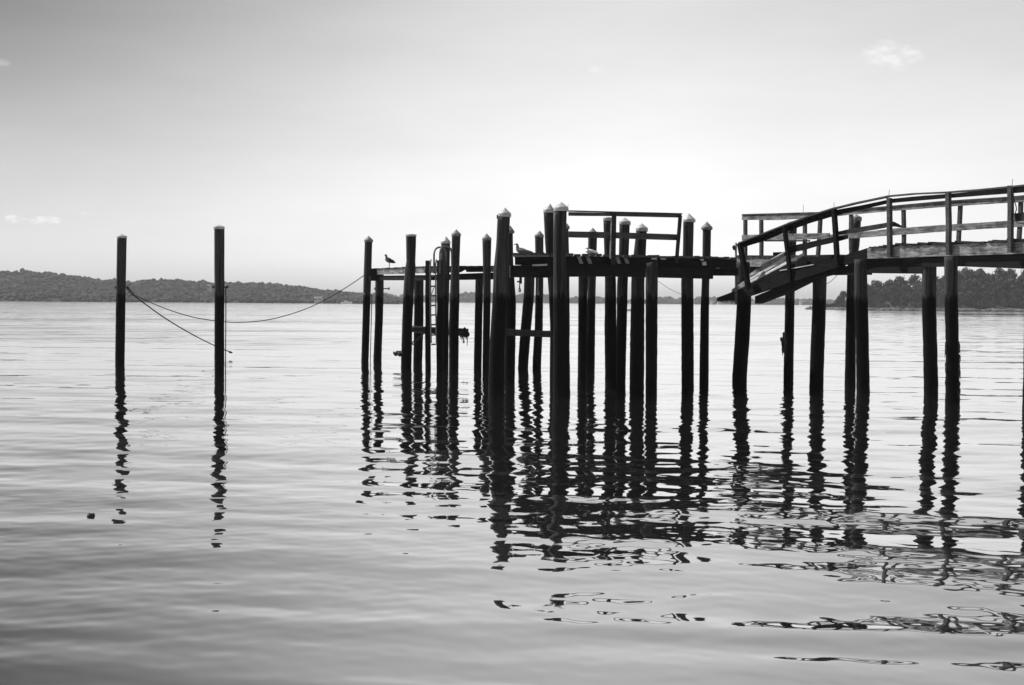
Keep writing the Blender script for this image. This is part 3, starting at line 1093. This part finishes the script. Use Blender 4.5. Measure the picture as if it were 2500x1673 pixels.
def walkway():
    t = thing('walkway', P(2350, 600, 39.5), 'weathered raised walkway on the right with two-rail railings and a pale edge board', 'walkway')
    # pale edge boards along the near side
    MB().board(front([(2117.5, 607, 632), (2172, 604, 630.5)]), WN, 0.06, seed=1).build('edge_board', M['wood_grey'], t)
    MB().board(front([(2172.5, 602, 630), (2316, 598, 625)]), WN, 0.06, seed=2).build('edge_board', M['wood_grey'], t)
    MB().board(front([(2316.5, 597.5, 625.5), (2467, 592, 620.5), (2660, 583, 613)]), WN, 0.06, seed=3).build('edge_board', M['wood_grey'], t)
    # deck planks lying across, warped, some missing
    mb, g = MB(), random.Random(6)
    x = 2121.0
    while x < 2680:
        w = g.uniform(7, 13)
        ez = float(np.interp(x, (2117, 2172, 2316, 2467, 2660), (607, 602.5, 597.5, 592, 583)))
        if g.random() > 0.04:
            up = g.choice((0.2, 0.3, 0.6, 2.0, 3.4)) if g.random() < 0.9 else 5.0
            th = g.uniform(3.6, 5.0)
            Y0, Y1 = Yf(x, -0.05), Yf(x + w - 0.7, -0.05)
            a, b = P(x, ez - th - up, Y0), P(x + w - g.uniform(0.3, 1.2), ez - th - up + g.uniform(-0.5, 0.5), Y1)
            wn = WN * 1.95
            d = UPZ * (th * Y0 / F)
            q = [a, b, b + wn, a + wn]
            mb.add(q + [k - d for k in q], [(0, 1, 2, 3), (7, 6, 5, 4), (0, 4, 5, 1), (1, 5, 6, 2), (2, 6, 7, 3), (3, 7, 4, 0)])
        x += w
    mb.build('deck', M['wood_dark'], t)
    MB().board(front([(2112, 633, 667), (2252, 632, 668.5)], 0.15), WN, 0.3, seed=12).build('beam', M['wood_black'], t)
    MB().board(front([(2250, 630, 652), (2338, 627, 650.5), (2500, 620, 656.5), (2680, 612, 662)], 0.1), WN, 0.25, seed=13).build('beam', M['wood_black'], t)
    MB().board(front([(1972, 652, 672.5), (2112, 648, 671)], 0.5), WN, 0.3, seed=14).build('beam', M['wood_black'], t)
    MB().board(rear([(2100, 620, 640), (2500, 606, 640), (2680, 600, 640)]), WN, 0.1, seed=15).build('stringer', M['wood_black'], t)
    # near railing
    for top, bot in (((2171.5, 484), (2172.5, 628)), ((2315, 472), (2317, 622.5)), ((2467, 453.5), (2467, 617)), ((2632, 434), (2632, 612))):
        wpost(t, top, bot, Yf, 0.118, 'wood_mid')
    b = MB().board(front([(2164, 487, 497), (2240, 479, 490), (2316, 473.5, 484), (2390, 466, 478), (2467, 459, 472.5), (2660, 440, 456)], -0.03), WN, 0.045, 0.005, seed=16).build('top_rail', M['wood_dark'], t)
    MB().board([(p - UPZ * 0.0, p - UPZ * 0.04) for p in [P(x, y, Yf(x, -0.2)) for x, y in ((2164, 477.5), (2227, 471.5), (2310, 467.8), (2390, 461.5), (2460, 454.5), (2500, 450.5), (2660, 432))]], WN, 0.16, 0.004, seed=17).build('cap_rail', M['wood_mid'], b)
    MB().board(front([(2476, 521, 541), (2660, 503, 525)], -0.02), WN, 0.045, 0.005, seed=18).build('middle_rail', M['wood_dark'], t)
    # far railing
    far = [(2025, 519.5, 530), (2080, 514.5, 524), (2181, 505.5, 515), (2308, 493.5, 505), (2458, 484, 495.5), (2500, 480, 493), (2680, 464, 480)]
    b = MB().board(rear(far, -0.04), WN, 0.045, 0.005, seed=19).build('top_rail', M['wood_grey'], t)
    MB().board([(p, p - UPZ * 0.04) for p in [P(x, a - 3.6, Yr(x, -0.08)) for x, a, _ in far]], WN, 0.15, 0.004, seed=20).build('cap_rail', M['wood_mid'], b)
    MB().board(rear([(2026, 573, 583), (2085, 569, 582), (2179, 558, 575), (2308, 549, 565), (2458, 539.5, 556), (2680, 524, 543)], -0.04), WN, 0.045, 0.006, seed=21).build('middle_rail', M['wood_grey'], t)
    for top, bot in (((2077.5, 518), (2077.5, 612)), ((2206.5, 508), (2206.5, 604)), ((2345, 496), (2340, 597)), ((2493, 486), (2488, 594)), ((2660, 470), (2655, 590))):
        wpost(t, top, bot, Yr, 0.1, 'wood_mid', 0.06)
    for x, y0, y1 in ((2170, 479, 463.5), (2471, 453, 437)):
        MB().tube([P(x, y0, Yf(x, -0.1)), P(x + 1.5, y1, Yf(x, -0.1))], 0.007, 5).build('spike', M['iron'], t)
    return t


walkway()


def landing():
    """far edge of the junction between pier head and walkway, with its own railing"""
    t = thing('landing', P(1920, 626, 47), 'weathered landing with a pale railing behind the collapsed walkway', 'landing')
    MB().board(rear([(1799, 627, 650), (1900, 628, 650), (2045, 626, 648)]), WN, 0.07, seed=31).build('edge_board', M['wood_grey'], t)
    MB().board(rear([(1797, 623.2, 627), (1900, 624, 628), (2045, 621.5, 626)], -0.06), WN, 0.9, 0.004, seed=32).build('deck', M['wood_dark'], t)
    MB().board(rear([(1797, 650.5, 674), (2060, 650, 671)], 0.12), WN, 0.25, seed=33).build('beam', M['wood_black'], t)
    pts = [(1811, 525.5, 537.5), (1895, 523, 537.5), (1961, 521, 534), (2024, 519.5, 530)]
    b = MB().board(rear(pts, -0.04), WN, 0.045, 0.006, seed=34).build('top_rail', M['wood_grey'], t)
    MB().board([(p, p - UPZ * 0.035) for p in [P(x, a - 2.4, Yr(x, -0.08)) for x, a, _ in pts]], WN, 0.15, 0.005, seed=35).build('cap_rail', M['wood_mid'], b)
    MB().board(rear([(1811, 574, 587), (1925, 571, 586.5), (2024, 569, 583)], -0.04), WN, 0.045, 0.008, seed=36).build('middle_rail', M['wood_grey'], t)
    MB().board(rear([(1866, 587, 590), (1975, 586, 590)], -0.05), WN, 0.06, 0.004, seed=37).build('batten_or_lit_strip', M['wood_dark'], t)
    for top, bot in (((1820, 530), (1819.5, 630)), ((1859, 530), (1859, 630)), ((1965, 526), (1965, 630)), ((2004, 524), (1997, 629))):
        wpost(t, top, bot, Yr, 0.105, 'wood_mid', 0.06)
    MB().board(rear([(1887, 616.5, 624), (1910, 615.5, 624)], 0.3), WN, 0.25, 0.005).build('block', M['wood_dark'], t)
    MB().tube([P(1961, 519, Yr(1961)), P(1961, 500, Yr(1961))], 0.007, 5).build('spike', M['iron'], t)
    return t


landing()


def collapsed():
    t = thing('collapsed_walkway', P(1930, 680, 44), 'collapsed section of walkway sagging down to the left, its near railing tilted', 'walkway')
    MB().board(front([(1751, 727, 735.5), (1800, 709, 733), (1849, 692, 717), (1902, 665, 699), (1984, 646, 672), (2050, 627, 651), (2117, 606, 632)]), WN, 0.08, 0.012, seed=41).build('edge_board', M['wood_shaded'], t)
    MB().board(front([(1843, 724, 741.5), (1917, 693, 714), (1985, 664, 679.5), (2045, 645, 664)], 0.25), WN, 0.32, 0.012, seed=42).build('beam', M['wood_black'], t)
    MB().board(front([(1838, 672, 690), (1900, 648, 672), (1960, 632, 655), (2030, 622, 645)], 0.75), WN, 0.2, 0.012, seed=43).build('stringer', M['wood_black'], t)
    MB().board(front([(1800, 690, 716), (1835, 676, 700), (1920, 640, 668)], 1.0), WN, 0.1, 0.012, seed=49).build('stringer', M['wood_black'], t)
    # splintered fibres under the broken ends
    sp, g = MB(), random.Random(3)
    for x, y in [(1752 + 4.4 * k, 734) for k in range(11)] + [(1856 + 5 * k, 738 - 2.2 * k) for k in range(6)]:
        Y = Yf(x, 0.03 if x < 1830 else 0.3)
        sp.tube([P(x, y - 4, Y), P(x - g.uniform(1, 3), y + 2, Y), P(x - g.uniform(2, 6), y + g.uniform(3, 8), Y)], [0.03, 0.018, 0.004], 5)
    sp.build('splinters', M['wood_dark'], t)
    for top, bot, s in (((1806, 596), (1828, 704), 0.14), ((1915, 553), (1931, 686), 0.11), ((2036, 511), (2045, 651), 0.125)):
        wpost(t, top, bot, Yf, s, 'wood_shaded')
    rail = [(1803, 597, 607), (1865, 573, 588), (1912, 553, 568.5), (1972, 531, 546), (2033, 514, 528), (2100, 502, 512), (2163, 489, 498)]
    b = MB().board(front(rail, -0.03), WN, 0.045, 0.006, seed=44).build('top_rail', M['wood_shaded'], t)
    cap = [(1801, 592.5), (1865, 567.5), (1915, 547.5), (1972, 526.4), (2033, 507), (2079, 496), (2120, 487), (2163, 478)]
    MB().board([(p, p - UPZ * 0.045) for p in [P(x, y, Yf(x, -0.2)) for x, y in cap]], WN, 0.16, 0.006, seed=45).build('cap_rail', M['wood_mid'], b)
    MB().board(front([(1926, 603, 618), (1961, 594, 611), (1995, 587, 601), (2035, 578, 592), (2068, 574, 583)], -0.02), WN, 0.045, 0.006, seed=46).build('middle_rail', M['wood_shaded'], t)
    MB().board(front([(2043, 566, 574), (2090, 556, 568), (2140, 548, 560), (2180, 541, 553), (2199, 551, 556)], 0.02), WN, 0.045, 0.006, seed=47).build('middle_rail', M['wood_dark'], t)
    MB().board(front([(1903, 659.5, 662), (1944, 652.5, 654.8), (1986, 645, 647)], -0.03), WN, 0.05, 0.003, seed=50).build('batten_or_lit_strip', M['wood_pale'], t)  # sunlit top edge of the edge board, painted as a pale strip
    MB().board(front([(1946, 634, 648), (1968, 628, 646)], 0.6), WN, 0.05, 0.006, seed=48).build('bracket', M['wood_mid'], t)
    MB().tube([P(2036, 508, Yf(2036)), P(2036.5, 494, Yf(2036))], 0.007, 5).build('spike', M['iron'], t)
    return t


collapsed()


def plank(pts, d, mat, label, th=0.05):
    o = MB().board(front(pts, d), (0.2, 0.3, 0.6), th, 0.006, 6, seed=pts[0][0]).build('loose_plank', M[mat])
    tag(o, label, 'plank')


plank([(1828, 677, 682.5), (1870, 647, 655), (1913, 621, 629.5)], 0.42, 'wood_grey', 'topmost grey loose plank of three slipped down the collapsed deck', 0.12)
plank([(1828.5, 684, 689), (1919, 627, 632.5)], 0.36, 'wood_pale', 'brightest loose plank in the middle of three slipped down the collapsed deck')
plank([(1829.5, 690, 692.8), (1921, 641, 645)], 0.3, 'wood_pale', 'thin lowest loose plank of three slipped down the collapsed deck')
plank([(1930, 637, 640.5), (1963, 619, 623.5)], 0.4, 'wood_pale', 'short bright loose plank right of the leaning middle post')
plank([(1786, 710, 715), (1803, 698, 706), (1820, 687, 698)], 0.3, 'wood_grey', 'short broken plank resting at the low end of the collapsed section')

t = thing('steel_pole', P(1796.5, 744, 44.2), 'thin upright steel pole beside the crooked pile at the broken walkway end', 'pole')
MB().tube([P(1796.5, 593, 44.2), P(1797, 744, 44.2)], 0.034, 10).build('pipe', M['steel'], t, True)
MB().tube([P(1791.5, 599, 44.2), P(1791.5, 604, 44.2), P(1793, 611, 44.2)], [0.03, 0.055, 0.03], 8).build('knob', M['iron'], t, True)


# ------------------------------------------------------------------ ropes and chains
def catenary(p, q, sag, n=36):
    pts = []
    for i in range(n + 1):
        s = i / n
        c = p.lerp(q, s)
        pts.append(c - UPZ * (4 * sag * s * (1 - s)))
    return pts


def bez(pts, Ys, n=10):
    """smooth curve through photo points with their distances"""
    w = [P(x, y, Y) for (x, y), Y in zip(pts, Ys)]
    out = []
    for i in range(len(w) - 1):
        p0, p1, p2, p3 = w[max(i - 1, 0)], w[i], w[i + 1], w[min(i + 2, len(w) - 1)]
        for k in range(n):
            s = k / n
            out.append(0.5 * ((2 * p1) + (p2 - p0) * s + (2 * p0 - 5 * p1 + 4 * p2 - p3) * s * s + (3 * p1 - p0 - 3 * p2 + p3) * s ** 3))
    out.append(w[-1])
    return out


def rope(name, pts, r, label, cat='rope', mat='rope'):
    o = MB().tube(pts, r, 6).build(name, M[mat], None, True)
    return tag(o, label, cat)


YA = 56.7
def links(mb, pts, r, w):
    for i, (p, q) in enumerate(zip(pts, pts[1:])):
        d = (q - p)
        a = Vector((0, 1, 0)) if i % 2 else d.cross(Vector((0, 1, 0))).normalized()
        c, L = (p + q) / 2, d.length * 0.62
        t = d.normalized()
        ring = [c + t * L * math.cos(k * math.pi / 5) + a * w * math.sin(k * math.pi / 5) for k in range(11)]
        mb.tube(ring, r, 5)
    return mb


ch = links(MB(), [P(311 + (324 - 311) * k / 5, 703 + (719 - 703) * k / 5, YA) for k in range(6)], 0.022, 0.05)
tag(ch.build('chain', M['iron']), 'short chain hanging on the bolt of the left lone pile', 'chain')
rope('mooring_rope', bez([(323, 718), (380, 744), (440, 766), (500, 780), (580, 787.5), (660, 780), (740, 757), (800, 729), (850, 699), (893, 670)],
                         [56.7, 56.8, 56.9, 57.0, 57.2, 57.5, 58, 58.5, 58.9, 59.2]), 0.017, 'long mooring rope sagging from the left lone pile to the left dock')
rope('mooring_rope', bez([(324, 720), (400, 775), (470, 817), (530, 847), (562, 859.5)], [56.7, 57, 58.5, 60.5, 62.5]) , 0.024, 'shorter rope running down from the left lone pile behind the second one')
o = MB().tube(bez([(558, 858), (563, 860.5), (568, 861.5)], [62.4] * 3, 4), [0.015] + [0.03, 0.045, 0.05, 0.045, 0.04, 0.035] + [0.02, 0.01], 8).build('float', M['iron'], None, True)
tag(o, 'small dark float at the low end of the shorter mooring rope', 'float')
vr = bez([(551, 702), (551.5, 760), (551, 830), (550.5, 925)], [47.9] * 4)
rope('hanging_line', vr, 0.018, 'line hanging straight down beside the second lone pile')
rope('hanging_line', bez([(906, 722), (907.5, 724), (907, 760), (905.5, 820), (904, 885)], [59.2] * 5), 0.018, 'line hanging down the right side of the leftmost dock pile')
t = thing('cleat', P(886, 717, 59.2), 'small pale cleat on the left side of the leftmost dock pile', 'cleat')
MB().tube([P(884.5, 715.5, 59.1), P(887, 716.5, 59.1), P(891, 718, 59.1)], [0.05, 0.035, 0.03], 8).build('horn', M['cap'], t, True)
rope('hanging_line', bez([(1269, 680), (1269, 695), (1268.5, 702), (1271, 709), (1269, 713), (1267, 709), (1268.5, 702)], [40.6] * 7, 6), 0.016, 'looped line hanging under the pier beam right of the great leaning pile')
MB_ = MB()
MB_.bar(P(1271, 675, 40.6), P(1271, 693, 40.6), (0.04, 0, 0), (0, 0.03, 0))
MB_.bar(P(1262.5, 688, 40.6), P(1271, 688, 40.6), (0, 0.02, 0), (0, 0, 0.025))
tag(MB_.build('hook', M['iron']), 'iron hook and bar hanging beside the looped line', 'hook')
rope('hanging_line', bez([(1314, 672), (1314, 700), (1313.5, 711), (1316, 716), (1314, 720), (1312, 716), (1313.5, 711)], [40.4] * 7, 6), 0.018, 'pale looped line hanging in front of the capped pile by the sitting gull', mat='rope_pale')
rope('wire', bez([(1607, 687), (1634, 705), (1664, 719.5)], [41.5, 42, 42.4]), 0.006, 'thin wire slanting between the bare-topped pile and the next capped pile', 'wire', 'rope_pale')
rope('wire', bez([(2017, 694), (2030, 686), (2045, 671)], [43.6] * 3), 0.008, 'thin wire curving up from the pile under the walkway hinge', 'wire')
rope('lashing', bez([(2472, 458), (2476, 487), (2481.5, 509), (2479, 521), (2481, 541), (2502, 547)], [36.6, 36.7, 36.8, 36.8, 36.7, 36.4]), 0.014, 'knotted rope lashing on the railing at the right edge')
ch = links(MB(), bez([(1042, 808), (1020, 828), (1000, 845), (985, 856), (966, 865)], [56, 56, 55.6, 55.2, 55], 3), 0.025, 0.045)
tag(ch.build('chain', M['iron']), 'slack chain running from the left dock piles down to the water', 'chain')
o = MB().tube(bez([(961, 866), (968, 862.5), (977, 865), (985, 862)], [55, 55, 54.9, 54.9], 4), [0.03] + [0.09, 0.11, 0.06] * 3 + [0.08, 0.08, 0.03], 8).build('driftwood', M['weed'], None, True)
tag(o, 'dark snag hanging on the low end of the slack chain', 'snag')
o = MB()
for x, y0, y1 in ((1913, 812, 862), (1910, 826, 852), (1911, 840, 868), (1907, 826, 834), (1915, 835, 868)):
    o.tube([P(x + 1, y0, 48.2), P(x - 1, (y0 + y1) / 2, 48.1), P(x, y1, 48.2)], [0.05, 0.03, 0.012], 5)
tag(o.build('hanging_seaweed', M['weed']), 'strands of seaweed hanging on the left of a walkway pile', 'seaweed')
o = MB()
g = random.Random(21)
for k in range(60):
    s = g.choice((-1, 1))
    y0 = g.uniform(830, 975)
    x = (2325.5 + (16 if s > 0 else -15)) + g.uniform(-1.5, 1.5)
    Y = 36.8 + g.uniform(-0.15, 0.15)
    o.tube([P(x, y0, Y), P(x + s * 1.5, y0 + 6, Y), P(x + s * g.uniform(0, 3), y0 + g.uniform(10, 20), Y)], [0.02, 0.014, 0.004], 4)
tag(o.build('hanging_seaweed', M['weed']), 'shaggy fringe of seaweed clinging to the rightmost whole pile', 'seaweed')
# small dark leaf afloat close by
lc = PZ(222, 8928 / (1262 - 728.5), 0.012)
o = MB()
ring0 = [lc + Vector((math.cos(a) * 0.04 + 0.016 * math.sin(a), math.sin(a) * 0.08, 0.0 + 0.01 * math.cos(2 * a))) for a in (2 * math.pi * k / 14 for k in range(14))]
ring1 = [lc + (q - lc) * 0.75 + Vector((0, 0, 0.016)) for q in ring0]
ring0 = [q - Vector((0, 0, 0.03)) for q in ring0]
o.rings([ring0, ring1])
tag(o.build('floating_leaf', M['weed'], None, True), 'small dark leaf floating on the calm water at lower left', 'leaf')


# ------------------------------------------------------------------ gulls
def gull(base, s, label, pose, mats, yaw=0.0):
    """body lofted as one skin from tail to crown; faces left"""
    t = thing('gull', base, label, 'gull')
    if pose == 'stand':
        spine = [(0.30, 0.20, 0.012, 0.008), (0.22, 0.225, 0.035, 0.025), (0.12, 0.26, 0.07, 0.075), (0.02, 0.285, 0.095, 0.105), (-0.07, 0.305, 0.095, 0.105),
                 (-0.12, 0.35, 0.07, 0.075), (-0.135, 0.40, 0.045, 0.048), (-0.145, 0.445, 0.042, 0.045), (-0.165, 0.475, 0.046, 0.046), (-0.2, 0.482, 0.034, 0.034), (-0.222, 0.478, 0.012, 0.014)]
    elif pose == 'sit':
        spine = [(0.33, 0.075, 0.01, 0.008), (0.24, 0.06, 0.035, 0.022), (0.14, 0.075, 0.08, 0.07), (0.03, 0.095, 0.1, 0.095), (-0.07, 0.105, 0.1, 0.1),
                 (-0.12, 0.15, 0.07, 0.075), (-0.125, 0.21, 0.045, 0.046), (-0.125, 0.26, 0.04, 0.042), (-0.14, 0.295, 0.045, 0.046), (-0.175, 0.3, 0.034, 0.034), (-0.197, 0.294, 0.012, 0.014)]
    else:
        spine = [(0.32, 0.06, 0.01, 0.008), (0.22, 0.07, 0.04, 0.03), (0.12, 0.08, 0.085, 0.075), (0.0, 0.085, 0.1, 0.088), (-0.09, 0.09, 0.09, 0.085),
                 (-0.12, 0.135, 0.06, 0.06), (-0.09, 0.17, 0.05, 0.05), (-0.1, 0.195, 0.046, 0.045), (-0.14, 0.195, 0.036, 0.034), (-0.165, 0.187, 0.012, 0.014)]
    rings = []
    for i, (x, z, ry, rz) in enumerate(spine):
        a, b = spine[max(i - 1, 0)], spine[min(i + 1, len(spine) - 1)]
        d = Vector((b[0] - a[0], 0, b[1] - a[1])).normalized()
        up = Vector((-d.z, 0, d.x)) if d.x > 0 else Vector((d.z, 0, -d.x))
        rings.append([base + (Vector((x, 0, z)) + Vector((0, 1, 0)) * ry * math.cos(q) + up * rz * math.sin(q)) * s for q in (2 * math.pi * k / 14 for k in range(14))])
    mb = MB()
    mb.rings(rings)
    body = mb.build('body', M[mats[0]], t, True)
    md = body.modifiers.new('smooth', 'SUBSURF')
    md.levels = md.render_levels = 1
    tip = spine[-1]
    h = base + Vector((tip[0], 0, tip[1])) * s
    MB().tube([h + Vector((0.015, 0, 0)) * s, h + Vector((-0.03, 0, -0.006)) * s, h + Vector((-0.055, 0, -0.016)) * s], [0.014 * s, 0.011 * s, 0.003], 8).build('bill', M['bill'], t, True)
    # folded wings lying along the flanks, tips crossing the tail
    mid = spine[3]
    for sd in (-1, 1):
        wv = []
        for k in range(9):
            f = k / 8
            x = -0.09 + 0.46 * f
            zc = mid[1] + 0.02 - (0.07 if pose != 'stand' else 0.11) * f
            hh = 0.07 * (1 - f) ** 0.7 * (0.55 + f) + 0.006
            yy = sd * (0.085 * math.sin(math.pi * min(1, 0.25 + f * 0.7)) + 0.02 * (1 - f))
            wv.append([base + Vector((x, yy + sd * o_, zc + z_)) * s for o_, z_ in ((0.012, hh), (0.022, 0), (0.012, -hh), (-0.01, -hh * 0.7), (-0.01, hh * 0.7))])
        w = MB()
        w.rings(wv)
        w.build('wing', M[mats[1]], t, True)
    if pose == 'stand':
        for y in (-0.035, 0.04):
            x = 0.0 if y < 0 else 0.06
            m = MB().tube([base + Vector((x, y, 0.22)) * s, base + Vector((x + 0.012, y, 0.1)) * s, base + Vector((x, y, 0.006)) * s], [0.012, 0.008, 0.008], 6)
            f = base + Vector((x, y, 0.006)) * s
            m.add([f + Vector((0.01, 0, 0.008)), f + Vector((-0.06, -0.03, 0)) * s, f + Vector((-0.065, 0, 0.004)) * s, f + Vector((-0.06, 0.03, 0)) * s, f + Vector((0.01, 0, -0.004))],
                  [(0, 1, 2), (0, 2, 3), (4, 2, 1), (4, 3, 2), (0, 4, 1), (0, 3, 4)])
            m.build('leg', M['bill'], t)
    t.rotation_euler = (0, 0, yaw)
    return t


gull(P(949, 654, Ydock(951) + 0.4), 1.08, 'gull standing on two thin legs on the left dock, facing left', 'stand', ('gull_grey', 'gull_dark'), 0.95)
gull(P(1273, 620, 41.2), 0.94, 'grey gull sitting on the corner of the pier head, facing left with raised neck', 'sit', ('gull_grey', 'gull_grey'))
gull(P(1440, 620.5, 41.0), 0.86, 'white gull resting low on the deck behind the railing, only its back and head showing', 'rest', ('gull_white', 'gull_white'), 0.7)


# ------------------------------------------------------------------ thin sea haze
def haze():
    m = bpy.data.materials.new('haze')
    m.use_nodes = True
    w = NT(m.node_tree)
    v = w.n('ShaderNodeVolumePrincipled')
    v.inputs['Color'].default_value = (0.95, 0.95, 0.95, 1)
    v.inputs['Density'].default_value = HAZE
    out = w.n('ShaderNodeOutputMaterial')
    w.put(out.inputs['Volume'], v.outputs[0])
    o = MB().box((-9500, -60, -6), (9500, 7000, 35)).build('haze', m)
    o['kind'] = 'stuff'


HAZE = 0.00016
haze()
